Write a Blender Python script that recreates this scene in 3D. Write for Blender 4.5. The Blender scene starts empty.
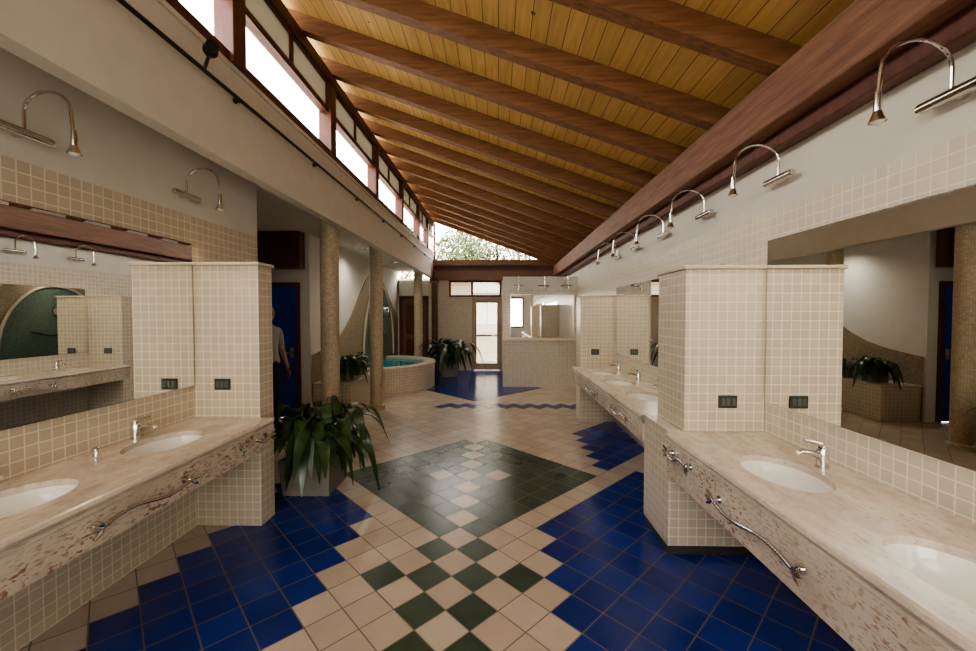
import bpy, bmesh, math, random
from mathutils import Vector, Matrix
random.seed(7)
scene = bpy.context.scene
COL = scene.collection
pi = math.pi
try:
    scene.view_settings.look = 'AgX - Medium High Contrast'
except Exception: pass

# ------------------------------------------------------------ materials
def newmat(name):
    m = bpy.data.materials.new(name); m.use_nodes = True
    nt = m.node_tree
    b = nt.nodes["Principled BSDF"]
    return m, nt, b
def N(nt, t, **kw):
    n = nt.nodes.new(t)
    for k, v in kw.items():
        setattr(n, k, v)
    return n
def L(nt, a, b): nt.links.new(a, b)
def val(nt, op, a, b=None, c=None):
    n = N(nt, "ShaderNodeMath", operation=op)
    for i, s in enumerate((a, b, c)):
        if s is None: continue
        if isinstance(s, (int, float)): n.inputs[i].default_value = s
        else: L(nt, s, n.inputs[i])
    return n.outputs[0]
def mixc(nt, fac, a, b, blend='MIX'):
    n = N(nt, "ShaderNodeMix", data_type='RGBA', blend_type=blend)
    for idx, s in ((0, fac), (6, a), (7, b)):
        if isinstance(s, (int, float)): n.inputs[idx].default_value = s
        elif isinstance(s, tuple): n.inputs[idx].default_value = (*s[:3], 1)
        else: L(nt, s, n.inputs[idx])
    return n.outputs[2]
def noise(nt, scale=5, vec=None, detail=4, mapscale=None):
    g = N(nt, "ShaderNodeNewGeometry")
    src = vec or g.outputs["Position"]
    if mapscale:
        mp = N(nt, "ShaderNodeMapping"); mp.inputs["Scale"].default_value = mapscale
        L(nt, src, mp.inputs[0]); src = mp.outputs[0]
    n = N(nt, "ShaderNodeTexNoise"); n.inputs["Scale"].default_value = scale
    n.inputs["Detail"].default_value = detail
    L(nt, src, n.inputs["Vector"])
    return n.outputs[0]
def ramp(nt, fac, p0, c0, p1, c1):
    r = N(nt, "ShaderNodeValToRGB")
    r.color_ramp.elements[0].position = p0; r.color_ramp.elements[0].color = (*c0, 1)
    r.color_ramp.elements[1].position = p1; r.color_ramp.elements[1].color = (*c1, 1)
    L(nt, fac, r.inputs[0]); return r.outputs[0]
def bump(nt, b, h, s=0.2, d=0.01):
    n = N(nt, "ShaderNodeBump"); n.inputs["Strength"].default_value = s; n.inputs["Distance"].default_value = d
    L(nt, h, n.inputs["Height"]); L(nt, n.outputs[0], b.inputs["Normal"])

def plain(name, col, rough=0.5, metal=0.0, var=0.08, nscale=6):
    m, nt, b = newmat(name)
    c2 = tuple(max(0, c*(1-var*2)) for c in col)
    b.inputs["Roughness"].default_value = rough; b.inputs["Metallic"].default_value = metal
    L(nt, ramp(nt, noise(nt, nscale), 0.3, c2, 0.7, col), b.inputs["Base Color"])
    return m

def tile_mat(name, size, col, grout, above=None, plaster=(0.68, 0.65, 0.585), gw=0.07, rough=0.3, var=0.06):
    m, nt, b = newmat(name)
    g = N(nt, "ShaderNodeNewGeometry")
    ab = N(nt, "ShaderNodeVectorMath", operation='ABSOLUTE'); L(nt, g.outputs["True Normal"], ab.inputs[0])
    sn = N(nt, "ShaderNodeSeparateXYZ"); L(nt, ab.outputs[0], sn.inputs[0])
    sp = N(nt, "ShaderNodeSeparateXYZ"); L(nt, g.outputs["Position"], sp.inputs[0])
    masks = []; cells = N(nt, "ShaderNodeCombineXYZ")
    for i in range(3):
        act = val(nt, 'LESS_THAN', sn.outputs[i], 0.5)
        q = val(nt, 'DIVIDE', sp.outputs[i], size)
        f = val(nt, 'FRACT', q)
        ln = val(nt, 'MULTIPLY', val(nt, 'LESS_THAN', f, gw), act)
        masks.append(ln)
        L(nt, val(nt, 'MULTIPLY', val(nt, 'FLOOR', q), act), cells.inputs[i])
    mk = val(nt, 'MAXIMUM', val(nt, 'MAXIMUM', masks[0], masks[1]), masks[2])
    wn = N(nt, "ShaderNodeTexWhiteNoise"); L(nt, cells.outputs[0], wn.inputs["Vector"])
    dark = tuple(c*(1-var*2) for c in col)
    tc = mixc(nt, wn.outputs["Value"], col, dark)
    c = mixc(nt, mk, tc, grout)
    r = val(nt, 'ADD', val(nt, 'MULTIPLY', mk, 0.5), rough)
    h = val(nt, 'SUBTRACT', 1.0, mk)
    if above is not None:
        up = val(nt, 'GREATER_THAN', sp.outputs[2], above)
        pc = ramp(nt, noise(nt, 3), 0.3, tuple(x*0.92 for x in plaster), 0.7, plaster)
        c = mixc(nt, up, c, pc)
        r = val(nt, 'MAXIMUM', r, val(nt, 'MULTIPLY', up, 0.9))
        h = val(nt, 'MAXIMUM', h, up)
    L(nt, c, b.inputs["Base Color"]); L(nt, r, b.inputs["Roughness"])
    bump(nt, b, h, 0.35, 0.002)
    return m

def cyl_tile(name, size, radius, col, grout, col2, rough=0.3):
    m, nt, b = newmat(name)
    t = N(nt, "ShaderNodeTexCoord"); s = N(nt, "ShaderNodeSeparateXYZ"); L(nt, t.outputs["Object"], s.inputs[0])
    ang = val(nt, 'MULTIPLY', val(nt, 'ARCTAN2', s.outputs[1], s.outputs[0]), radius/size)
    z = val(nt, 'DIVIDE', s.outputs[2], size)
    mk = val(nt, 'MAXIMUM', val(nt, 'LESS_THAN', val(nt, 'FRACT', ang), 0.12), val(nt, 'LESS_THAN', val(nt, 'FRACT', z), 0.12))
    cv = N(nt, "ShaderNodeCombineXYZ"); L(nt, val(nt, 'FLOOR', ang), cv.inputs[0]); L(nt, val(nt, 'FLOOR', z), cv.inputs[1])
    wn = N(nt, "ShaderNodeTexWhiteNoise"); L(nt, cv.outputs[0], wn.inputs["Vector"])
    c = mixc(nt, mk, mixc(nt, wn.outputs["Value"], col, col2), grout)
    L(nt, c, b.inputs["Base Color"]); b.inputs["Roughness"].default_value = rough
    bump(nt, b, val(nt, 'SUBTRACT', 1.0, mk), 0.3, 0.002)
    return m

def wood(name, c1, c2, sc, rough=0.5, plank=None, slopecos=1.0):
    m, nt, b = newmat(name)
    n1 = noise(nt, 6, mapscale=sc, detail=6)
    c = ramp(nt, n1, 0.3, c1, 0.7, c2)
    if plank:
        g = N(nt, "ShaderNodeNewGeometry"); sp = N(nt, "ShaderNodeSeparateXYZ"); L(nt, g.outputs["Position"], sp.inputs[0])
        q = val(nt, 'DIVIDE', sp.outputs[0], plank)
        wn = N(nt, "ShaderNodeTexWhiteNoise", noise_dimensions='1D'); L(nt, val(nt, 'FLOOR', q), wn.inputs["W"])
        c = mixc(nt, val(nt, 'MULTIPLY', wn.outputs["Value"], 0.3), c, tuple(x*0.65 for x in c1))
        ln = val(nt, 'LESS_THAN', val(nt, 'FRACT', q), 0.05)
        c = mixc(nt, ln, c, tuple(x*0.25 for x in c1))
        v = N(nt, "ShaderNodeTexVoronoi"); v.inputs["Scale"].default_value = 2.2
        L(nt, g.outputs["Position"], v.inputs["Vector"])
        c = mixc(nt, val(nt, 'LESS_THAN', v.outputs["Distance"], 0.045), c, tuple(x*0.3 for x in c1))
    L(nt, c, b.inputs["Base Color"]); b.inputs["Roughness"].default_value = rough
    return m

def marble(name, speck, amt, sc):
    m, nt, b = newmat(name)
    n1 = noise(nt, 3.5, detail=8, mapscale=(2.4, 0.8, 1))
    base = ramp(nt, n1, 0.32, (0.5, 0.42, 0.34), 0.66, (0.66, 0.59, 0.49))
    n3 = noise(nt, 30, detail=6, mapscale=(1, 0.5, 1.5))
    sp3 = ramp(nt, n3, 0.5, (0, 0, 0), 0.7, (0.6, 0.6, 0.6))
    c = mixc(nt, sp3, base, (0.43, 0.34, 0.27))
    n2 = noise(nt, sc, detail=8, mapscale=(1, 0.5, 1.3))
    gate = ramp(nt, noise(nt, 5, detail=3), 0.4, (0.25, 0.25, 0.25), 0.6, (1, 1, 1))
    sp = ramp(nt, n2, speck, (0, 0, 0), speck+0.06, (amt, amt, amt))
    fac = val(nt, 'MULTIPLY', sp, gate)
    c = mixc(nt, fac, c, (0.22, 0.07, 0.05))
    L(nt, c, b.inputs["Base Color"]); b.inputs["Roughness"].default_value = 0.2
    return m

TC, TG = (0.57, 0.49, 0.365), (0.76, 0.7, 0.58)
TILE = tile_mat("beige_wall_tile", 0.06, TC, TG, gw=0.1)
TILE_L = tile_mat("beige_tile_plaster_left", 0.06, TC, TG, above=2.34, gw=0.1)
TILE_R = tile_mat("beige_tile_plaster_right", 0.06, (0.62, 0.55, 0.44), (0.79, 0.74, 0.64), above=2.28, gw=0.1)
TILE_B = tile_mat("beige_tile_plaster_block", 0.06, (0.62, 0.55, 0.44), (0.79, 0.74, 0.64), above=2.16, gw=0.1)
PLASTER = plain("white_plaster", (0.7, 0.67, 0.6), 0.9, var=0.03)
CAP = plain("tile_cap", (0.55, 0.48, 0.37), 0.5, var=0.05)
DARKBASE = plain("dark_skirting", (0.05, 0.045, 0.04), 0.5)
BLUE = plain("blue_glazed_tile", (0.018, 0.045, 0.28), 0.2, var=0.1, nscale=5)
BLUE2 = plain("blue_glazed_tile_b", (0.014, 0.035, 0.225), 0.2, var=0.1, nscale=5)
GREEN = plain("green_glazed_tile", (0.065, 0.105, 0.078), 0.25, var=0.12, nscale=5)
GREEN2 = plain("green_glazed_tile_b", (0.05, 0.085, 0.062), 0.25, var=0.12, nscale=5)
BEIGE = plain("beige_floor_tile", (0.6, 0.51, 0.42), 0.26, var=0.05, nscale=5)
BEIGE2 = plain("beige_floor_tile_b", (0.55, 0.46, 0.37), 0.26, var=0.05, nscale=5)
GROUT = plain("floor_grout", (0.2, 0.17, 0.14), 0.9)
DECK = wood("roof_deck_planks", (0.54, 0.33, 0.11), (0.7, 0.46, 0.18), (6, 0.5, 6), 0.6, plank=0.115)
RAFT = wood("rafter_wood", (0.14, 0.062, 0.026), (0.26, 0.125, 0.055), (0.6, 8, 8), 0.6)
BEAM = wood("beam_wood", (0.13, 0.055, 0.032), (0.25, 0.12, 0.07), (8, 0.6, 8), 0.5)
FRAME = wood("window_frame_wood", (0.08, 0.024, 0.014), (0.13, 0.042, 0.024), (4, 4, 1), 0.5)
MARB = marble("pink_travertine", 0.6, 0.4, 70)
MARBF = marble("pink_travertine_front", 0.54, 0.85, 75)
CERAM = plain("white_ceramic", (0.78, 0.76, 0.7), 0.12, var=0.01)
CHROME = plain("chrome", (0.7, 0.68, 0.65), 0.14, 1.0, var=0.02)
MIRROR = plain("mirror_glass", (0.9, 0.91, 0.89), 0.005, 1.0, var=0.0)
BLACK = plain("black_metal", (0.012, 0.012, 0.012), 0.4)
BULB = plain("lamp_glass", (0.8, 0.75, 0.65), 0.15, var=0.02)
LEAF = plain("leaf_green", (0.04, 0.085, 0.024), 0.3, var=0.3, nscale=14)
STEM = plain("leaf_stalk", (0.06, 0.12, 0.035), 0.5)
SOIL = plain("potting_soil", (0.03, 0.02, 0.015), 0.95, nscale=40)
POT = plain("grey_planter", (0.24, 0.22, 0.18), 0.6, var=0.08)
BLUEDOOR = plain("blue_door_paint", (0.012, 0.06, 0.36), 0.4, var=0.04)
WATER = plain("pool_water", (0.02, 0.3, 0.36), 0.05, var=0.1)
ARCHG = plain("green_mosaic", (0.13, 0.19, 0.14), 0.35, var=0.3, nscale=45)
WAVE = plain("pebble_mosaic", (0.4, 0.31, 0.2), 0.6, var=0.25, nscale=40)
SOCKET = plain("socket_plate", (0.04, 0.04, 0.032), 0.3)
SOCKIN = plain("socket_insert", (0.09, 0.11, 0.08), 0.4)
COLM = cyl_tile("column_mosaic", 0.025, 0.11, (0.56, 0.46, 0.31), (0.32, 0.27, 0.2), (0.42, 0.33, 0.21))
POOLM = cyl_tile("pool_mosaic", 0.06, 1.35, (0.6, 0.52, 0.4), (0.76, 0.69, 0.58), (0.53, 0.44, 0.33))
GRASS = plain("outside_ground", (0.3, 0.28, 0.22), 0.95, nscale=2)
BARK = plain("bark", (0.12, 0.09, 0.06), 0.9, nscale=20)
TREELEAF = plain("tree_leaf", (0.08, 0.12, 0.03), 0.7, var=0.25, nscale=3)
PALEWOOD = wood("pale_door_wood", (0.36, 0.27, 0.17), (0.5, 0.39, 0.25), (4, 4, 1), 0.5)
def glassmat():
    m, nt, b = newmat("window_glass")
    nt.nodes.remove(b)
    t = N(nt, "ShaderNodeBsdfTransparent"); g = N(nt, "ShaderNodeBsdfGlossy"); g.inputs["Roughness"].default_value = 0.02
    mx = N(nt, "ShaderNodeMixShader"); mx.inputs[0].default_value = 0.08
    L(nt, t.outputs[0], mx.inputs[1]); L(nt, g.outputs[0], mx.inputs[2])
    L(nt, mx.outputs[0], nt.nodes["Material Output"].inputs[0]); return m
GLASS = glassmat()
def blindmat():
    m, nt, b = newmat("roller_blind")
    nt.nodes.remove(b)
    t = N(nt, "ShaderNodeBsdfTranslucent"); t.inputs[0].default_value = (0.3, 0.28, 0.24, 1)
    d = N(nt, "ShaderNodeBsdfDiffuse"); d.inputs[0].default_value = (0.5, 0.45, 0.38, 1)
    mx = N(nt, "ShaderNodeMixShader"); mx.inputs[0].default_value = 0.4
    L(nt, t.outputs[0], mx.inputs[1]); L(nt, d.outputs[0], mx.inputs[2])
    L(nt, mx.outputs[0], nt.nodes["Material Output"].inputs[0]); return m
BLIND = blindmat()

# ------------------------------------------------------------ mesh builder
class MB:
    def __init__(s): s.v = []; s.f = []; s.m = []; s.mats = []
    def mi(s, mat):
        if mat not in s.mats: s.mats.append(mat)
        return s.mats.index(mat)
    def add(s, vs, fs, mat):
        o = len(s.v); k = s.mi(mat)
        s.v += [tuple(v) for v in vs]
        for f in fs: s.f.append(tuple(o+i for i in f)); s.m.append(k)
    def box(s, x0, x1, y0, y1, z0, z1, mat):
        vs = [(x0,y0,z0),(x1,y0,z0),(x1,y1,z0),(x0,y1,z0),(x0,y0,z1),(x1,y0,z1),(x1,y1,z1),(x0,y1,z1)]
        s.add(vs, [(0,3,2,1),(4,5,6,7),(0,1,5,4),(1,2,6,5),(2,3,7,6),(3,0,4,7)], mat)
    def bbox(s, x0, x1, y0, y1, z0, z1, mat, b=0.008):
        bm = bmesh.new(); r = bmesh.ops.create_cube(bm, size=1)
        bmesh.ops.scale(bm, vec=(x1-x0, y1-y0, z1-z0), verts=bm.verts)
        bmesh.ops.translate(bm, vec=((x0+x1)/2, (y0+y1)/2, (z0+z1)/2), verts=bm.verts)
        bmesh.ops.bevel(bm, geom=bm.edges[:], offset=b, segments=2, affect='EDGES', profile=0.5)
        bm.verts.index_update()
        s.add([v.co[:] for v in bm.verts], [[v.index for v in f.verts] for f in bm.faces], mat); bm.free()
    def tube(s, pts, r, mat, n=10, caps=True):
        pts = [Vector(p) for p in pts]
        rs = r if isinstance(r, (list, tuple)) else [r]*len(pts)
        vs = []; fs = []; prev = None
        for i, p in enumerate(pts):
            t = (pts[min(i+1, len(pts)-1)] - pts[max(i-1, 0)]).normalized()
            if prev is None:
                a = Vector((0, 0, 1)) if abs(t.z) < 0.9 else Vector((1, 0, 0))
                u = t.cross(a).normalized()
            else:
                u = (prev - t*prev.dot(t)).normalized()
            prev = u; w = t.cross(u)
            for k in range(n):
                a = 2*pi*k/n; vs.append(p + (u*math.cos(a) + w*math.sin(a))*rs[i])
        for i in range(len(pts)-1):
            for k in range(n):
                fs.append((i*n+k, i*n+(k+1) % n, (i+1)*n+(k+1) % n, (i+1)*n+k))
        if caps:
            fs.append(tuple(range(n))[::-1]); fs.append(tuple((len(pts)-1)*n+k for k in range(n)))
        s.add(vs, fs, mat)
    def ball(s, c, r, mat, sc=(1, 1, 1), n=14):
        vs = []; fs = []; m = n//2+1
        for i in range(m+1):
            th = pi*i/m
            for k in range(n):
                ph = 2*pi*k/n
                vs.append((c[0]+r*sc[0]*math.sin(th)*math.cos(ph), c[1]+r*sc[1]*math.sin(th)*math.sin(ph), c[2]+r*sc[2]*math.cos(th)))
        for i in range(m):
            for k in range(n): fs.append((i*n+k, (i+1)*n+k, (i+1)*n+(k+1) % n, i*n+(k+1) % n))
        s.add(vs, fs, mat)
    def leaf(s, base, az, L_, W, elev, droop, mat, stalk=0.35, stem=None, n=9):
        d = Vector((math.cos(az), math.sin(az), 0)); side = Vector((-d.y, d.x, 0)); b = Vector(base)
        def P(t):
            q = max(0, t-stalk)/(1-stalk)
            return b + d*(L_*math.cos(elev)*t + 0.22*L_*q*(1-0.3*q)) + Vector((0, 0, L_*math.sin(elev)*(t-0.35*q*q) - droop*q*q))
        s.tube([P(stalk*i/3) for i in range(4)], 0.0045, stem or mat, n=5)
        vs = []; fs = []
        for i in range(n):
            q = i/(n-1); t = stalk + (1-stalk)*q
            w = W*(math.sin(pi*min(1, q**0.8*0.96+0.02))**0.8)
            p = P(t)
            vs += [p - side*w + Vector((0, 0, w*0.35)), p, p + side*w + Vector((0, 0, w*0.35))]
        for i in range(n-1):
            a = i*3; fs += [(a, a+1, a+4, a+3), (a+1, a+2, a+5, a+4)]
        s.add(vs, fs, mat)
    def build(s, name, loc=(0, 0, 0), smooth=False, parent=None, rot=None):
        me = bpy.data.meshes.new(name); me.from_pydata(s.v, [], s.f)
        for m in s.mats: me.materials.append(m)
        me.polygons.foreach_set("material_index", s.m)
        if smooth:
            me.polygons.foreach_set("use_smooth", [True]*len(me.polygons))
        me.update()
        ob = bpy.data.objects.new(name, me); COL.objects.link(ob); ob.location = loc
        if rot: ob.rotation_euler = rot
        if smooth:
            try:
                me.set_sharp_from_angle(angle=math.radians(40))
            except Exception: pass
        if parent: ob.parent = parent
        return ob
def empty(name, loc=(0, 0, 0)):
    e = bpy.data.objects.new(name, None); COL.objects.link(e); e.location = loc; e.empty_display_size = 0.1
    return e
def one(name, boxes, mat):
    b = MB()
    for bx in boxes: b.box(*bx, mat)
    return b.build(name)

# ------------------------------------------------------------ constants
XL, XR = -2.29, 1.755
YP = 2.95             # left partition face
Y0, Y1 = -2.6, 11.5
RAF0 = 2.98           # rafter underside at x = 1.6
SL = 0.36
RD = 0.15             # rafter depth
def rz(x): return RAF0 + SL*(1.6 - x)
XC = -1.85            # clerestory plane

# ------------------------------------------------------------ floor
def floor_colour(X, Z, k):
    ax = X + 0.283
    az = Z - 3.96
    if abs(ax) + abs(az) < 1.2:
        if k == 0: return 'w'
        if abs(k) == 2 and abs(az) < 0.16: return 'w'
        return 'g'
    if Z < 2.9 and abs(k) == 1: return 'g'
    if Z < 2.9 and abs(k) == 3 and 2.3 < Z < 2.6: return 'g'
    if X > 0.33 and Z - X < 2.75 and Z < 4: return 'b'
    if X > 1.08 and Z - X > 2.95 and Z - X < 4.5 and Z > 3.9: return 'b'
    if X < -1.0 and Z + X < 2.25 and X > -2.02: return 'b'
    if Z > 7.3 and Z - 7.3 > abs(X + 0.4)*1.0 and X < 0.9: return 'b'
    if 6.85 < Z < 7.13 and X > -1.0: return 'b'
    return 'w'
T = 0.2
r2 = math.sqrt(2)
u0 = (-0.283 + 3.96)/r2; v0 = (3.96 + 0.283)/r2
fl = MB()
fl.box(-5.0, 2.0, Y0, Y1+0.3, -0.1, -0.002, GROUT)
for i in range(-60, 61):
    for j in range(-60, 61):
        u = u0 + i*T; v = v0 + j*T
        X = (u - v)/r2; Z = (u + v)/r2
        if X < -4.9 or X > XR or Z < Y0+0.1 or Z > Y1+0.1: continue
        c = floor_colour(X, Z, i-j)
        rnd = random.random() < 0.5
        mat = {'b': (BLUE, BLUE2), 'g': (GREEN, GREEN2), 'w': (BEIGE, BEIGE2)}[c][rnd]
        h = T/2 - 0.0035
        vs = []
        for du, dv in ((-h, -h), (h, -h), (h, h), (-h, h)):
            uu, vv = u+du, v+dv
            vs.append(((uu-vv)/r2, (uu+vv)/r2, 0.0))
        fl.add(vs, [(0, 1, 2, 3)], mat)
fl.build("floor")

# ------------------------------------------------------------ walls
one("wall_left", [(-2.45, XL, Y0, 3.77, 0, 2.85)], TILE_L)
one("wall_right", [(XR, XR+0.2, Y0, Y1, 0, 3.12)], TILE_R)
b = MB()
b.box(-1.95, XC, Y0, Y1, 2.65, 3.3, PLASTER)
b.box(-1.87, -1.83, Y0, Y1, 3.3, 3.33, PLASTER)
b.build("wall_clerestory_fascia")
one("ceiling_soffit", [(-5.0, -1.95, Y0, 3.77, 2.85, 2.95)], PLASTER)
one("ceiling_alcove", [(-5.0, -1.95, 3.77, Y1, 2.85, 2.95)], PLASTER)
one("wall_alcove", [(-3.05, -2.9, 6.1, Y1, 0, 2.85)], PLASTER)
one("wall_corridor", [(-5.0, -3.86, 6.1, 6.25, 0, 2.85), (-3.86, -3.05, 6.1, 6.25, 2.1, 2.85), (-5.15, -5.0, 2.0, 6.25, 0, 2.85), (-5.0, -2.45, 2.0, 2.12, 0, 2.85)], PLASTER)
one("wall_back", [(-2.29, -1.7, Y0-0.2, Y0, 0, 4.2), (1.3, XR, Y0-0.2, Y0, 0, 3.05), (-1.7, 1.3, Y0-0.2, Y0, 0, 0.95), (-1.7, 1.3, Y0-0.2, Y0, 2.5, 3.05)], PLASTER)
b = MB()
for x in (-1.7, -0.72, 0.25, 1.23): b.box(x, x+0.07, Y0-0.13, Y0-0.06, 0.95, 2.5, FRAME)
b.box(-1.63, 1.23, Y0-0.13, Y0-0.06, 0.95, 1.03, FRAME); b.box(-1.63, 1.23, Y0-0.13, Y0-0.06, 2.42, 2.5, FRAME)
b.box(-1.6, 1.2, Y0-0.1, Y0-0.095, 1.03, 2.42, GLASS)
b.build("window_rear")

# end wall
b = MB()
YE = Y1
b.box(-2.9, -2.85, YE, YE+0.2, 0, 2.6, PLASTER)
b.box(-2.0, -1.42, YE, YE+0.2, 0, 2.6, TILE)
b.box(-1.42, -0.75, YE, YE+0.2, 0, 2.12, TILE)
b.box(0.1, XR+0.2, YE, YE+0.2, 0, 2.6, TILE)
b.box(-2.9, -2.0, YE, YE+0.2, 2.15, 2.6, PLASTER)
b.build("wall_end")
b = MB()
b.box(-1.95, XR, YE-0.12, YE+0.1, 2.6, 2.86, BEAM)
b.box(-1.95, XR, YE-0.02, YE+0.12, 2.86, 3.0, FRAME)
b.box(-1.95, XR, YE-0.16, YE+0.1, 3.0, 3.16, BEAM)
b.build("tie_beam")
b = MB()
for x in (-1.85, -0.05):
    b.box(x, x+0.05, YE-0.03, YE+0.03, 3.16, rz(x)-0.0, FRAME)
b.add([(-1.8, YE, 3.16), (1.6, YE, 3.16), (1.6, YE, 3.16+0.02), (-1.8, YE, rz(-1.8)+0.15)], [(0, 1, 2, 3)], GLASS)
b.build("window_gable")
b = MB()
b.box(-1.42, 0.1, YE+0.05, YE+0.12, 2.12, 2.18, FRAME); b.box(-1.42, 0.1, YE+0.05, YE+0.12, 2.54, 2.6, FRAME)
for x in (-1.42, -0.78, 0.04): b.box(x, x+0.06, YE+0.05, YE+0.12, 2.18, 2.54, FRAME)
b.box(-1.4, 0.08, YE+0.08, YE+0.085, 2.15, 2.57, GLASS)
b.build("window_transom")
b = MB()
b.box(-0.75, -0.69, YE, YE+0.15, 0, 2.12, PALEWOOD); b.box(0.04, 0.1, YE, YE+0.15, 0, 2.12, PALEWOOD)
b.box(-0.69, 0.04, YE, YE+0.15, 2.04, 2.12, PALEWOOD)
b.box(-0.69, -0.62, YE+0.05, YE+0.1, 0.02, 2.04, PALEWOOD); b.box(-0.03, 0.04, YE+0.05, YE+0.1, 0.02, 2.04, PALEWOOD)
b.box(-0.62, -0.03, YE+0.05, YE+0.1, 0.02, 0.2, PALEWOOD); b.box(-0.62, -0.03, YE+0.05, YE+0.1, 0.98, 1.03, PALEWOOD); b.box(-0.62, -0.03, YE+0.05, YE+0.1, 1.95, 2.04, PALEWOOD)
b.box(-0.62, -0.03, YE+0.07, YE+0.075, 0.2, 1.95, GLASS)
b.tube([(-0.07, YE+0.05, 1.0), (-0.07, YE-0.0, 1.0), (-0.17, YE-0.0, 1.0)], 0.01, CHROME)
b.build("door_1")
b = MB()
b.box(-2.85, -2.76, YE-0.02, YE+0.15, 0, 2.15, FRAME); b.box(-2.09, -2.0, YE-0.02, YE+0.15, 0, 2.15, FRAME); b.box(-2.76, -2.09, YE-0.02, YE+0.15, 2.06, 2.15, FRAME)
b.box(-2.76, -2.09, YE+0.03, YE+0.08, 0.01, 2.06, BEAM)
for z0, z1 in ((0.15, 0.9), (1.05, 1.9)):
    b.bbox(-2.66, -2.19, YE+0.01, YE+0.04, z0, z1, FRAME)
b.ball((-2.15, YE-0.01, 1.0), 0.03, CHROME)
b.build("door_2")
b = MB(); b.bbox(-1.86, -1.7, YE-0.35, YE-0.19, 0, 2.64, FRAME); b.bbox(-1.9, -1.66, YE-0.39, YE-0.165, 2.5, 2.6, BEAM)
b.build("wooden_post")

b = MB()
b.box(-5, 5, 15.0, 15.2, -0.12, 2.7, PLASTER); b.box(-0.75, 0.1, 14.95, 15.0, -0.12, 0.9, TILE); b.box(-5.3, 5.3, 13.6, 15.5, 2.7, 2.85, PALEWOOD)
b.build("courtyard_building")

# blue toilet door
b = MB()
b.box(-3.86, -3.8, 6.07, 6.2, 0, 2.1, FRAME); b.box(-3.11, -3.05, 6.07, 6.2, 0, 2.1, FRAME); b.box(-3.8, -3.11, 6.07, 6.2, 2.04, 2.1, FRAME)
b.bbox(-3.8, -3.11, 6.1, 6.14, 0.01, 2.04, BLUEDOOR, 0.005)
b.tube([(-3.18, 6.1, 1.02), (-3.18, 6.05, 1.02), (-3.3, 6.05, 1.02)], 0.01, CHROME)
b.bbox(-3.21, -3.15, 6.085, 6.1, 0.94, 1.1, CHROME, 0.003)
b.build("door_3")
one("trim_1", [(-5.0, -2.95, 5.9, 6.06, 2.3, 2.85)], FRAME)

# ------------------------------------------------------------ roof
def sloped(b, x0, x1, y0, y1, off0, off1, mat):
    vs = []
    for o in (off0, off1):
        for x, y in ((x0, y0), (x1, y0), (x1, y1), (x0, y1)): vs.append((x, y, rz(x)+o))
    b.add(vs, [(0,3,2,1),(4,5,6,7),(0,1,5,4),(1,2,6,5),(2,3,7,6),(3,0,4,7)], mat)
b = MB(); sloped(b, -2.6, 2.05, Y0-0.3, Y1+0.5, RD, RD+0.06, DECK); b.build("ceiling")
b = MB()
y = 2.36 - 0.68*7
while y < Y1:
    sloped(b, -2.5, XR-0.01, y-0.05, y+0.05, 0.0, RD-0.001, RAFT); y += 0.68
b.build("roof_rafters")
b = MB()
b.bbox(1.55, XR-0.005, Y0, Y1-0.17, 2.69, 2.97, BEAM, 0.01)
b.bbox(1.66, XR-0.004, Y0, Y1-0.17, 2.6, 2.69, FRAME, 0.008)
b.build("eaves_beam")
b = MB(); sloped(b, -1.95, -1.79, Y0, Y1, -0.1, -0.002, FRAME); b.build("trim_2")

# clerestory windows
posts = [-2.5, -0.4, 1.2, 2.8, 4.4, 6.0, 7.6, 9.2, 10.4, 11.42]
for i in range(len(posts)-1):
    a, c = posts[i], posts[i+1]
    b = MB()
    zt = rz(-1.87)-0.1
    b.bbox(-1.94, -1.80, a-0.07, a+0.07, 3.33, zt, FRAME, 0.006)
    b.box(-1.91, -1.83, a+0.06, c-0.06, 3.33, 3.40, FRAME)
    b.box(-1.91, -1.83, a+0.06, c-0.06, 3.78, 3.84, FRAME)
    b.box(-1.91, -1.83, a+0.06, c-0.06, zt-0.03, zt, FRAME)
    m = (a+c)/2
    b.box(-1.89, -1.84, m-0.02, m+0.02, 3.84, zt-0.03, FRAME)
    b.box(-1.872, -1.868, a+0.06, c-0.06, 3.40, 3.78, GLASS)
    b.box(-1.868, -1.862, a+0.06, c-0.06, 3.84, zt-0.03, BLIND)
    b.build("window_%d" % (i+1))

b = MB()
b.tube([(-1.8, Y0+0.1, 3.1), (-1.8, 10.9, 3.1)], 0.013, BLACK, n=8)
for yy in [-2, -0.8, 0.4, 1.6, 2.8, 4.0, 5.2, 6.4, 7.6, 8.8, 10.0]:
    b.tube([(-1.85, yy, 3.1), (-1.8, yy, 3.1)], 0.012, BLACK, n=6); b.bbox(-1.853, -1.835, yy-0.015, yy+0.015, 3.085, 3.115, BLACK, 0.004)
b.build("curtain_rail", smooth=True)
b = MB()
b.tube([(-1.8, 2.45, 3.114), (-1.79, 2.45, 3.14), (-1.76, 2.43, 3.17)], 0.01, BLACK, n=8)
b.ball((-1.74, 2.42, 3.2), 0.042, BLACK); b.tube([(-1.73, 2.4, 3.2), (-1.69, 2.37, 3.197)], [0.03, 0.035], BLACK, n=14)
b.build("spherical_spotlight", smooth=True)

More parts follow.
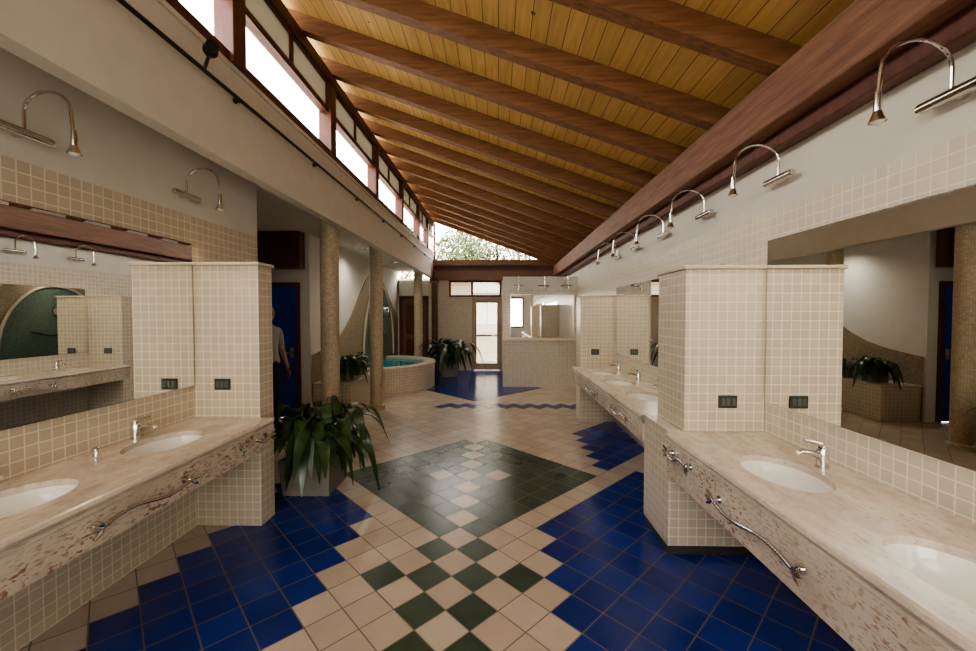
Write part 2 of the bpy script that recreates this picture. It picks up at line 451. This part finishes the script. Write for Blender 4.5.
# ------------------------------------------------------------ mosaic columns
for (x, y) in ((-2.07, 4.88), (-2.07, 6.76), (-2.07, 10.35)):
    b = MB(); n = 32
    prof = [(0.135, 0), (0.135, 0.06), (0.11, 0.08), (0.11, 2.74), (0.13, 2.78), (0.13, 2.85)]
    vs = [(r*math.cos(2*pi*k/n), r*math.sin(2*pi*k/n), z) for r, z in prof for k in range(n)]
    fs = [(i*n+k, i*n+(k+1) % n, (i+1)*n+(k+1) % n, (i+1)*n+k) for i in range(len(prof)-1) for k in range(n)]
    b.add(vs, fs, COLM); o = b.build("mosaic_column", (x, y, 0), smooth=True)

# ------------------------------------------------------------ partitions
b = MB()
b.bbox(1.23, XR, 2.66, 3.1, 0.83, 1.9, TILE, 0.004); b.bbox(1.13, XR, 2.66, 3.1, 0.06, 0.83, TILE, 0.004)
b.bbox(1.14, XR, 2.665, 3.095, 0, 0.06, DARKBASE, 0.002)
b.bbox(1.215, XR, 2.645, 3.115, 1.9, 1.925, CAP, 0.006)
b.build("tiled_partition")
b = MB()
b.bbox(-2.29, -1.79, YP, YP+0.18, 0.0, 1.97, TILE, 0.004); b.bbox(-2.29, -1.775, YP-0.015, YP+0.195, 1.97, 1.995, CAP, 0.006)
b.build("tiled_partition")
b = MB()
b.bbox(1.23, XR, 6.0, 6.3, 0.0, 1.87, TILE, 0.004); b.bbox(1.215, XR, 5.985, 6.315, 1.87, 1.895, CAP, 0.006)
b.build("tiled_partition")
one("wall_divider", [(0.11, XR, 8.9, 9.2, 0, 2.45)], TILE_B)
b = MB(); b.bbox(0.09, XR, 8.78, 8.905, 1.02, 1.06, MARB, 0.006); b.build("marble_ledge")

def socket(x, y, z):
    b = MB(); b.bbox(x-0.06, x+0.06, y-0.012, y, z-0.042, z+0.042, SOCKET, 0.004)
    for k in (-0.033, 0.0, 0.033): b.bbox(x+k-0.013, x+k+0.013, y-0.016, y-0.01, z-0.024, z+0.024, SOCKIN, 0.003)
    b.build("electrical_socket")
socket(1.51, 2.66, 1.03); socket(-2.07, YP, 1.08); socket(1.45, 6.0, 1.05)

# ------------------------------------------------------------ vanity counters
def counter(x_wall, x_front, y0, y1, sinks, sx, zt, za, side):
    x_wall -= side*0.003; y1 -= 0.002
    root = empty("vanity_counter", ((x_wall+x_front)/2, (y0+y1)/2, 0))
    inv = Vector(root.location)
    b = MB(); lo, hi = min(x_wall, x_front), max(x_wall, x_front)
    bounds = [y0]
    ss = sorted(sinks)
    for a, c in zip(ss, ss[1:]): bounds.append((a+c)/2)
    bounds.append(y1)
    A, B = 0.165, 0.235
    for s_, (p, q) in zip(ss, zip(bounds, bounds[1:])):
        angs = [2*pi*k/48 for k in range(48)]
        for cx, cy in ((lo, p), (hi, p), (hi, q), (lo, q)): angs.append(math.atan2(cy-s_, cx-sx) % (2*pi))
        angs = sorted(set(angs)); n = len(angs); vs = []
        for a in angs:
            dx, dy = math.cos(a), math.sin(a)
            t = min([((hi if dx > 0 else lo)-sx)/dx if abs(dx) > 1e-9 else 1e9, ((q if dy > 0 else p)-s_)/dy if abs(dy) > 1e-9 else 1e9])
            e = 1/math.sqrt((dx/A)**2+(dy/B)**2)
            vs += [(sx+dx*e, s_+dy*e, zt), (sx+dx*t, s_+dy*t, zt), (sx+dx*e, s_+dy*e, zt-0.03)]
        fs = []
        for k in range(n):
            m = (k+1) % n
            fs.append((k*3, k*3+1, m*3+1, m*3)); fs.append((k*3+2, k*3, m*3, m*3+2))
        b.add(vs, fs, MARB)
    nose = [(0, 0), (-0.012, -0.006), (-0.018, -0.02), (-0.012, -0.034), (0, -0.04), (0.006, -0.044), (-0.004, -0.052), (-0.004, -0.06), (0.0, -0.064)]
    vs = [(x_front + side*dx, yy, zt+dz) for dx, dz in nose for yy in (y0, y1)]
    b.add(vs, [(i*2, i*2+1, i*2+3, i*2+2) for i in range(len(nose)-1)], MARB)
    b.box(min(x_front, x_front+side*0.035), max(x_front, x_front+side*0.035), y0, y1, za, zt-0.064, MARBF)
    b.box(lo+0.02, hi-0.02, y0, y0+0.02, zt-0.06, zt-0.001, MARBF)
    b.box(lo+0.02, hi-0.02, y1-0.02, y1, zt-0.06, zt-0.001, MARBF)
    ob = b.build("countertop"); ob.parent = root; ob.location = -inv
    b = MB()
    for s_ in ss:
        n = 40; prof = [(1.06, -0.028), (1.0, -0.03), (0.97, -0.05), (0.9, -0.09), (0.75, -0.13), (0.5, -0.155), (0.2, -0.165), (0.08, -0.167)]
        vs = [(sx+A*r*math.cos(2*pi*k/n), s_+B*r*math.sin(2*pi*k/n), zt+z) for r, z in prof for k in range(n)]
        fs = [(i*n+k, i*n+(k+1) % n, (i+1)*n+(k+1) % n, (i+1)*n+k) for i in range(len(prof)-1) for k in range(n)]
        b.add(vs, fs, CERAM)
        b.ball((sx, s_, zt-0.166), 0.024, CHROME, (1, 1, 0.3))
    ob = b.build("washbasins", smooth=True); ob.parent = root; ob.location = -inv
    for s_ in ss:
        fx = sx + side*0.235; d = -side
        b = MB()
        b.tube([(0, 0, 0), (0, 0, 0.012)], 0.03, CHROME, 18)
        b.tube([(0, 0, 0.01), (0, 0, 0.085), (0, 0, 0.1)], [0.026, 0.025, 0.02], CHROME, 18)
        b.tube([(0, 0, 0.055), (d*0.05, 0, 0.075), (d*0.105, 0, 0.083), (d*0.125, 0, 0.072)], [0.018, 0.016, 0.014, 0.013], CHROME, 12)
        b.tube([(0, 0, 0.1), (d*-0.004, 0, 0.112)], [0.02, 0.022], CHROME, 14)
        b.tube([(0, 0, 0.115), (d*0.04, 0.0, 0.128), (d*0.09, 0, 0.14)], [0.012, 0.009, 0.007], CHROME, 10)
        b.build("basin_faucet", (fx, s_+0.06, zt), smooth=True)
    return root
counter(XR, 1.12, -1.2, 2.66, [-0.4, 0.42, 1.18, 1.98], 1.40, 0.83, 0.55, 1)
counter(XR, 1.12, 3.1, 6.0, [3.85, 4.62, 5.38], 1.40, 0.83, 0.62, 1)
counter(XL, -1.70, -1.2, YP, [-0.74, 0.03, 0.8, 1.58, 2.36], -2.02, 0.83, 0.62, -1)

def soapdish(x, y, z):
    b = MB(); b.tube([(0, 0, 0), (0, 0, 0.03)], [0.018, 0.014], CHROME, 14); b.ball((0, 0, 0.035), 0.022, CHROME, (1, 1, .6))
    b.build("soap_dispenser", (x, y, z), smooth=True)
soapdish(-2.2, 2.12, 0.83)

def towelbar(x, y0, y1, z, side):
    b = MB(); o = -side*0.04; x = x - side*0.001
    n = 28; pts = []
    for i in range(n+1):
        t = i/n; pts.append((x+o, y0+(y1-y0)*t, z + 0.02*math.sin(t*2*pi)))
    b.tube(pts, 0.009, CHROME, 10)
    for yy, dr in ((y0, -1), (y1, 1)):
        b.tube([(x, yy, z), (x+o, yy, z)], 0.008, CHROME, 8)
        b.tube([(x, yy, z), (x+o*0.15, yy, z)], 0.02, CHROME, 14)
        for a in (-0.7, 0.0, 0.7):
            b.tube([(x+o, yy, z), (x+o*1.05, yy+dr*0.03*math.cos(a), z+0.03*math.sin(a)), (x+o*1.15, yy+dr*0.055*math.cos(a), z+0.055*math.sin(a))], [0.008, 0.012, 0.005], CHROME, 8)
    b.build("towel_bar", smooth=True)
towelbar(1.12, 1.47, 2.02, 0.67, 1); towelbar(1.12, 2.32, 2.56, 0.72, 1); towelbar(1.12, 0.3, 0.8, 0.67, 1)
towelbar(-1.70, 1.62, 2.1, 0.71, -1); towelbar(-1.70, 2.58, 2.86, 0.72, -1)
towelbar(1.12, 3.4, 3.8, 0.71, 1); towelbar(1.12, 4.5, 4.9, 0.71, 1)

# ------------------------------------------------------------ mirrors
def mirror(x0, x1, y0, y1, z0, z1, thin):
    b = MB()
    b.box(x0, x1, y0, y1, z0, z1, CHROME)
    if thin == 'xr':
        b.add([(x0-0.001, y0+.006, z0+.006), (x0-0.001, y1-.006, z0+.006), (x0-0.001, y1-.006, z1-.006), (x0-0.001, y0+.006, z1-.006)], [(0, 3, 2, 1)], MIRROR)
    elif thin == 'xl':
        b.add([(x1+0.001, y0+.006, z0+.006), (x1+0.001, y1-.006, z0+.006), (x1+0.001, y1-.006, z1-.006), (x1+0.001, y0+.006, z1-.006)], [(0, 1, 2, 3)], MIRROR)
    else:
        b.add([(x0+.006, y0-0.001, z0+.006), (x1-.006, y0-0.001, z0+.006), (x1-.006, y0-0.001, z1-.006), (x0+.006, y0-0.001, z1-.006)], [(0, 1, 2, 3)], MIRROR)
    b.build("wall_mirror")
mirror(XR-0.015, XR, -1.2, 2.64, 1.03, 2.08, 'xr')
mirror(XR-0.015, XR, 3.14, 5.95, 1.03, 2.0, 'xr')
mirror(XL, XL+0.015, -1.2, YP-0.02, 1.07, 2.13, 'xl')
mirror(0.28, 1.68, 8.885, 8.9, 1.1, 2.05, 'y')

# ------------------------------------------------------------ gooseneck lamps
def lamp(x, y, z, side, axis='x', power=9, R=0.13):
    root = empty("gooseneck_wall_lamp", (x, y, z))
    b = MB(); d = -side
    def P(out, along, up):
        return (d*out, along, up) if axis == 'x' else (along, -out, up)
    b.tube([P(0, 0, 0), P(0.04, 0, 0)], 0.02, CHROME, 12)
    b.tube([P(0.05, -0.11, 0), P(0.05, 0.11, 0)], 0.022, CHROME, 16)
    b.tube([P(0.05, -0.12, 0), P(0.05, -0.11, 0)], 0.016, CHROME, 12); b.tube([P(0.05, 0.11, 0), P(0.05, 0.12, 0)], 0.016, CHROME, 12)
    pts = [P(0.05, 0.0, 0.02)]
    for k in range(15):
        a = pi - pi*k/14
        pts.append(P(0.05+R+R*math.cos(a), 0, 0.1+R*0.8*math.sin(a)))
    pts.append(P(0.05+2*R+0.005, 0, 0.04)); pts.append(P(0.05+2*R+0.01, 0, 0.0))
    b.tube(pts, 0.0075, CHROME, 8)
    o = 0.05+2*R+0.01
    b.tube([P(o, 0, 0.01), P(o, 0, -0.03), P(o, 0, -0.06)], [0.011, 0.013, 0.013], CHROME, 14)
    b.tube([P(o, 0, -0.06), P(o, 0, -0.08), P(o, 0, -0.1)], [0.014, 0.02, 0.028], CHROME, 18, caps=False)
    b.ball(P(o, 0, -0.094), 0.024, BULB, (1, 1, 0.7))
    ob = b.build("lamp_body", smooth=True); ob.parent = root
    if power:
        ld = bpy.data.lights.new("bulb_light", 'SPOT'); ld.energy = power; ld.color = (1, 0.82, 0.58); ld.spot_size = 2.0; ld.spot_blend = 0.8; ld.shadow_soft_size = 0.03
        lo = bpy.data.objects.new("bulb_light", ld); COL.objects.link(lo); lo.parent = root; lo.location = P(o, 0, -0.118)
    return root
for yy in (0.7, 1.57, 2.5, 3.38, 4.2, 5.05, 5.8): lamp(XR, yy, 2.43, 1)
for yy in (0.9, 1.86, 2.85): lamp(XL, yy, 2.46, -1, R=0.115)
for xx in (0.45, 1.0, 1.5): lamp(xx, 8.9, 2.24, 1, axis='y', power=8)

# added fill spots in made-up ceiling fixtures, brightening the dim alcove
for (x, y) in ((-2.45, 7.4), (-2.45, 9.4), (-3.6, 4.7)):
    root = empty("added_fill_fixture", (x, y, 2.85))
    b = MB(); n = 24
    prof = [(0.085, -0.001), (0.085, -0.012), (0.065, -0.012), (0.055, -0.003), (0.0, -0.002)]
    vs = [(r*math.cos(2*pi*k/n), r*math.sin(2*pi*k/n), z) for r, z in prof for k in range(n)]
    fs = [(i*n+k, i*n+(k+1) % n, (i+1)*n+(k+1) % n, (i+1)*n+k) for i in range(len(prof)-1) for k in range(n)]
    b.add(vs, fs, CHROME); o = b.build("rim", smooth=True, parent=root)
    ld = bpy.data.lights.new("added_fill_spot", 'SPOT'); ld.energy = 55 if x > -3 else 14; ld.color = (1, 0.93, 0.82); ld.spot_size = 2.6; ld.spot_blend = 0.9; ld.shadow_soft_size = 0.05
    lo = bpy.data.objects.new("added_fill_spot", ld); COL.objects.link(lo); lo.parent = root; lo.location = (0, 0, -0.02)

# ------------------------------------------------------------ plants
def plant_obj(name, loc, n, L0, W0, pot=None, seed=1, spread=0.1, xmin=-9, up=0.0, dr=1.0):
    random.seed(seed); b = MB(); z0 = 0.02
    if pot:
        w, h = pot
        def sq(r, z): return [(-r, -r, z), (r, -r, z), (r, r, z), (-r, r, z)]
        rings = [sq(w*0.9, 0), sq(w, h), sq(w-0.025, h), sq(w-0.03, h-0.04)]
        vs = [v for r in rings for v in r]
        fs = [(i*4+k, i*4+(k+1) % 4, (i+1)*4+(k+1) % 4, (i+1)*4+k) for i in range(3) for k in range(4)] + [(3, 2, 1, 0)]
        b.add(vs, fs, POT); b.add(sq(w-0.029, h-0.035), [(0, 1, 2, 3)], SOIL); z0 = h-0.04
    for i in range(n):
        az = random.uniform(0, 2*pi)
        el = random.uniform(0.75+up, 1.45)
        l = L0*random.uniform(0.55, 1.1)
        if math.cos(az)*l*0.75 < xmin: l *= 0.45
        b.leaf((random.uniform(-spread, spread), random.uniform(-spread, spread), z0), az, l, W0*random.uniform(0.7, 1.25), el, l*random.uniform(0.1, 0.75)*dr, LEAF, stalk=random.uniform(0.4, 0.62), stem=STEM, n=8)
    return b.build(name, loc, smooth=True)
plant_obj("potted_plant", (-1.70, 3.66, 0), 100, 0.82, 0.055, pot=(0.23, 0.32), seed=3, spread=0.17, dr=1.15, xmin=-0.5)
plant_obj("potted_plant", (-1.25, 10.4, 0), 90, 1.1, 0.06, pot=(0.2, 0.34), seed=5, spread=0.14)
b = MB()
b.bbox(-2.88, -2.3, 6.15, 7.35, 0, 0.5, TILE, 0.004); b.bbox(-2.88, -2.28, 6.13, 7.37, 0.5, 0.54, CAP, 0.006)
b.build("tiled_bench")
plant_obj("potted_plant", (-2.52, 6.5, 0.54), 60, 0.55, 0.042, pot=(0.12, 0.12), seed=8, spread=0.08, xmin=-0.22)
plant_obj("potted_plant", (-2.52, 7.05, 0.54), 46, 0.45, 0.038, pot=(0.12, 0.12), seed=9, spread=0.08, xmin=-0.22)

# ------------------------------------------------------------ round basin
pc = (-2.8, 9.0); R = 1.35; XW = -2.88
b = MB(); n = 48
prof = [(R, 0), (R, 0.5), (R+0.02, 0.51), (R+0.02, 0.55), (R-0.22, 0.55), (R-0.22, 0.3)]
vs = []
for r, z in prof:
    am = math.acos((XW-pc[0])/r)
    for k in range(n+1):
        a = -am + 2*am*k/n; vs.append((r*math.cos(a), r*math.sin(a), z))
m = n+1
fs = [(i*m+k, i*m+k+1, (i+1)*m+k+1, (i+1)*m+k) for i in range(len(prof)-1) for k in range(n)]
b.add(vs, fs, POOLM)
am = math.acos((XW-pc[0])/(R-0.22))
vs = [((R-0.22)*math.cos(-am+2*am*k/n), (R-0.22)*math.sin(-am+2*am*k/n), 0.49) for k in range(n+1)]
b.add(vs, [tuple(range(n+1))], WATER)
b.build("round_fountain_basin", (pc[0], pc[1], 0), smooth=True)

b = MB(); n = 40; vs = []
for k in range(n+1):
    y = 6.12 + (11.45-6.12)*k/n
    t = (y-9.5)/2.6
    z = 0.85 + 1.75*math.exp(-t*t*1.9) + 0.05*math.sin(y*2.3)
    vs += [(-2.885, y, 0.0), (-2.885, y, z), (-2.9, y, z)]
fs = []
for k in range(n):
    a = k*3; fs += [(a, a+3, a+4, a+1), (a+1, a+4, a+5, a+2)]
b.add(vs, fs, WAVE); b.build("wall_alcove_wave_mosaic")
b = MB(); n = 32; cy = 9.6
ring = [(cy+1.2*math.cos(pi*k/n), 0.56+1.75*math.sin(pi*k/n)**0.9) for k in range(n+1)]
vs = [(-2.86, y, z) for y, z in ring] + [(-2.88, y, z) for y, z in ring]
fs = [tuple(range(n+1))] + [(k, k+n+1, k+n+2, k+1) for k in range(n)]
b.add(vs, fs, ARCHG)
b.tube([(-2.85, y, z) for y, z in ring], 0.03, CAP, 8)
b.tube([(-2.86, cy+0.1, 1.7), (-2.82, cy+0.1, 1.7), (-2.8, cy+0.1, 1.7)], [0.2, 0.2, 0.16], CHROME, 28)
b.ball((-2.76, cy+0.1, 1.7), 0.11, CHROME)
b.tube([(-2.84, cy-0.55, 1.2), (-2.82, cy-0.2, 1.1), (-2.82, cy+0.2, 1.1), (-2.84, cy+0.55, 1.2)], 0.02, BLACK, 8)
b.build("mosaic_arch_fountain", smooth=True)

# ------------------------------------------------------------ person in the corridor
SKIN = plain("skin", (0.45, 0.27, 0.19), 0.5, var=0.04); SHIRT = plain("grey_shirt", (0.5, 0.5, 0.52), 0.8, var=0.06)
TROUS = plain("dark_trousers", (0.03, 0.035, 0.06), 0.8); HAIR = plain("dark_hair", (0.02, 0.014, 0.01), 0.6); SHOE = plain("shoe", (0.02, 0.02, 0.02), 0.5)
def skinned(name, verts, edges, radii, root=0, sub=2):
    me = bpy.data.meshes.new(name); me.from_pydata(verts, edges, [])
    ob = bpy.data.objects.new(name, me); COL.objects.link(ob)
    ob.modifiers.new("Skin", 'SKIN')
    sv = me.skin_vertices[0].data
    for i, r in enumerate(radii):
        sv[i].radius = r if isinstance(r, tuple) else (r, r); sv[i].use_root = (i == root)
    md = ob.modifiers.new("Sub", 'SUBSURF'); md.levels = sub; md.render_levels = sub
    dg = bpy.context.evaluated_depsgraph_get(); dg.update()
    m2 = bpy.data.meshes.new_from_object(ob.evaluated_get(dg))
    ob.modifiers.clear(); ob.data = m2
    m2.polygons.foreach_set("use_smooth", [True]*len(m2.polygons))
    return ob
def make_person(loc, rotz):
    root = empty("person", loc); root.rotation_euler = (0, 0, rotz)
    V = [(0,0,0.94),(0,0,1.08),(0,0,1.24),(0,0,1.38),(0,0.005,1.47),(0,0.005,1.53)]
    Rr = [(0.15,0.11),(0.135,0.1),(0.155,0.11),(0.12,0.09),(0.055,0.055),(0.05,0.052)]
    E = [(0,1),(1,2),(2,3),(3,4),(4,5)]
    for sgn in (-1, 1):
        o = len(V)
        V += [(sgn*0.1,0,0.86),(sgn*0.11,-0.01,0.5),(sgn*0.115,0.02,0.1),(sgn*0.12,-0.12,0.04)]
        Rr += [0.092,0.062,0.042,(0.035,0.03)]
        E += [(0,o),(o,o+1),(o+1,o+2),(o+2,o+3)]
        o = len(V)
        V += [(sgn*0.18,0,1.38),(sgn*0.235,0.02,1.12),(sgn*0.23,-0.08,0.89),(sgn*0.228,-0.1,0.83)]
        Rr += [0.055,0.042,0.03,(0.028,0.022)]
        E += [(3,o),(o,o+1),(o+1,o+2),(o+2,o+3)]
    body = skinned("body", V, E, Rr); me = body.data
    for m in (SKIN, SHIRT, TROUS, SHOE): me.materials.append(m)
    for p in me.polygons:
        c = p.center
        if c.z > 1.45: k = 0
        elif c.z > 0.95 and abs(c.x) < 0.2 or c.z > 1.12: k = 1
        elif abs(c.x) > 0.18: k = 0
        elif c.z > 0.09: k = 2
        else: k = 3
        p.material_index = k
    body.parent = root
    for sgn in (-1, 1):
        hv = [(sgn*0.228,-0.1,0.83),(sgn*0.226,-0.108,0.79)]; he = [(0,1)]; hr = [(0.024,0.02),(0.03,0.016)]
        hand = skinned("palm", hv, he, hr, sub=1); hand.data.materials.append(SKIN); hand.parent = root
        for q, ln in enumerate((0.065, 0.075, 0.07, 0.055)):
            yy = -0.135 + q*0.018
            f = skinned("finger_%d" % (q+1), [(sgn*0.226,yy,0.785),(sgn*0.222,yy-0.004,0.785-ln*0.5),(sgn*0.21,yy-0.004,0.785-ln)], [(0,1),(1,2)], [0.009,0.008,0.007], sub=1)
            f.data.materials.append(SKIN); f.parent = root
        t = skinned("thumb", [(sgn*0.224,-0.125,0.815),(sgn*0.215,-0.155,0.785),(sgn*0.208,-0.16,0.755)], [(0,1),(1,2)], [0.011,0.01,0.008], sub=1)
        t.data.materials.append(SKIN); t.parent = root
    b = MB()
    b.ball((0, 0, 1.625), 0.1, SKIN, (0.76, 0.92, 1.15), n=24)
    b.ball((0, -0.03, 1.565), 0.055, SKIN, (0.85, 0.95, 0.8), n=16)
    b.tube([(0, -0.085, 1.64), (0, -0.105, 1.61), (0, -0.09, 1.598)], [0.007, 0.013, 0.008], SKIN, 8)
    for sg in (-1, 1):
        b.ball((sg*0.03, -0.084, 1.635), 0.011, CERAM, n=10); b.ball((sg*0.03, -0.092, 1.635), 0.006, HAIR, n=8)
        b.tube([(sg*0.015, -0.092, 1.655), (sg*0.045, -0.083, 1.655)], 0.004, HAIR, 6)
        b.ball((sg*0.077, 0.01, 1.62), 0.025, SKIN, (0.35, 0.7, 1.1), n=10)
    b.tube([(-0.02, -0.086, 1.573), (0, -0.09, 1.571), (0.02, -0.086, 1.573)], 0.005, plain("lips", (0.35, 0.13, 0.11), 0.5), 6)
    b.ball((0, 0.018, 1.66), 0.1, HAIR, (0.83, 0.95, 0.98), n=20)
    h = b.build("head", smooth=True, parent=root)
make_person((-3.15, 5.4, 0), math.radians(70))

# ------------------------------------------------------------ outside
one("ground_outside", [(-40, -5.2, -30, 60, -0.3, -0.12), (-5.2, 40, 11.9, 60, -0.3, -0.12), (2.1, 40, -30, 11.9, -0.3, -0.12), (-5.2, 2.1, -30, -3.0, -0.3, -0.12)], GRASS)
def tree(x, y, h, r, seed, n):
    random.seed(seed); b = MB()
    b.tube([(0, 0, -0.12), (0.1, 0, h*0.4), (0, 0.1, h*0.75)], [0.2, 0.14, 0.07], BARK, 8)
    for k in range(9):
        a = random.uniform(0, 2*pi); q = random.uniform(0.5, 1)
        b.tube([(0, 0, h*0.45), (r*0.4*math.cos(a), r*.4*math.sin(a), h*0.65), (r*0.8*q*math.cos(a), r*.8*q*math.sin(a), h*(0.7+0.25*random.random()))], [0.07, 0.045, 0.015], BARK, 6)
    for k in range(n):
        a = random.uniform(0, 2*pi); c = random.uniform(-1, 1); rr = r*random.random()**0.4
        s_ = math.sqrt(1-c*c)
        p = Vector((rr*s_*math.cos(a), rr*s_*math.sin(a), h*0.75+rr*c*0.8))
        u = Vector((random.uniform(-1, 1), random.uniform(-1, 1), random.uniform(-1, 1))).normalized()*0.1
        w = u.orthogonal().normalized()*0.05
        b.add([p-u, p+w, p+u, p-w], [(0, 1, 2, 3)], TREELEAF)
    b.build("tree", (x, y, 0))
tree(-1.5, 20.5, 6.2, 1.9, 2, 3200); tree(1.9, 21.5, 5.6, 2.2, 4, 3200); tree(-6, 23, 6.5, 2.6, 6, 2500)

# ------------------------------------------------------------ world & lights
w = bpy.data.worlds.new("World"); scene.world = w; w.use_nodes = True
nt = w.node_tree; bg = nt.nodes["Background"]
tc = nt.nodes.new("ShaderNodeTexCoord"); sp = nt.nodes.new("ShaderNodeSeparateXYZ"); nt.links.new(tc.outputs["Generated"], sp.inputs[0])
rp = nt.nodes.new("ShaderNodeValToRGB"); rp.color_ramp.elements[0].position = 0.0; rp.color_ramp.elements[0].color = (1.0, 0.92, 0.8, 1)
rp.color_ramp.elements[1].position = 0.6; rp.color_ramp.elements[1].color = (0.97, 0.95, 0.92, 1)
nt.links.new(sp.outputs[2], rp.inputs[0]); nt.links.new(rp.outputs[0], bg.inputs[0]); bg.inputs[1].default_value = 13.0

# ------------------------------------------------------------ camera
cd = bpy.data.cameras.new("camera"); cam = bpy.data.objects.new("camera", cd); COL.objects.link(cam)
cd.sensor_width = 36; cd.lens = 36*400/976; cd.clip_start = 0.02
cam.location = (0, 0, 1.6); cam.rotation_euler = (math.radians(90-1.5), 0, math.radians(1.43))
scene.camera = cam
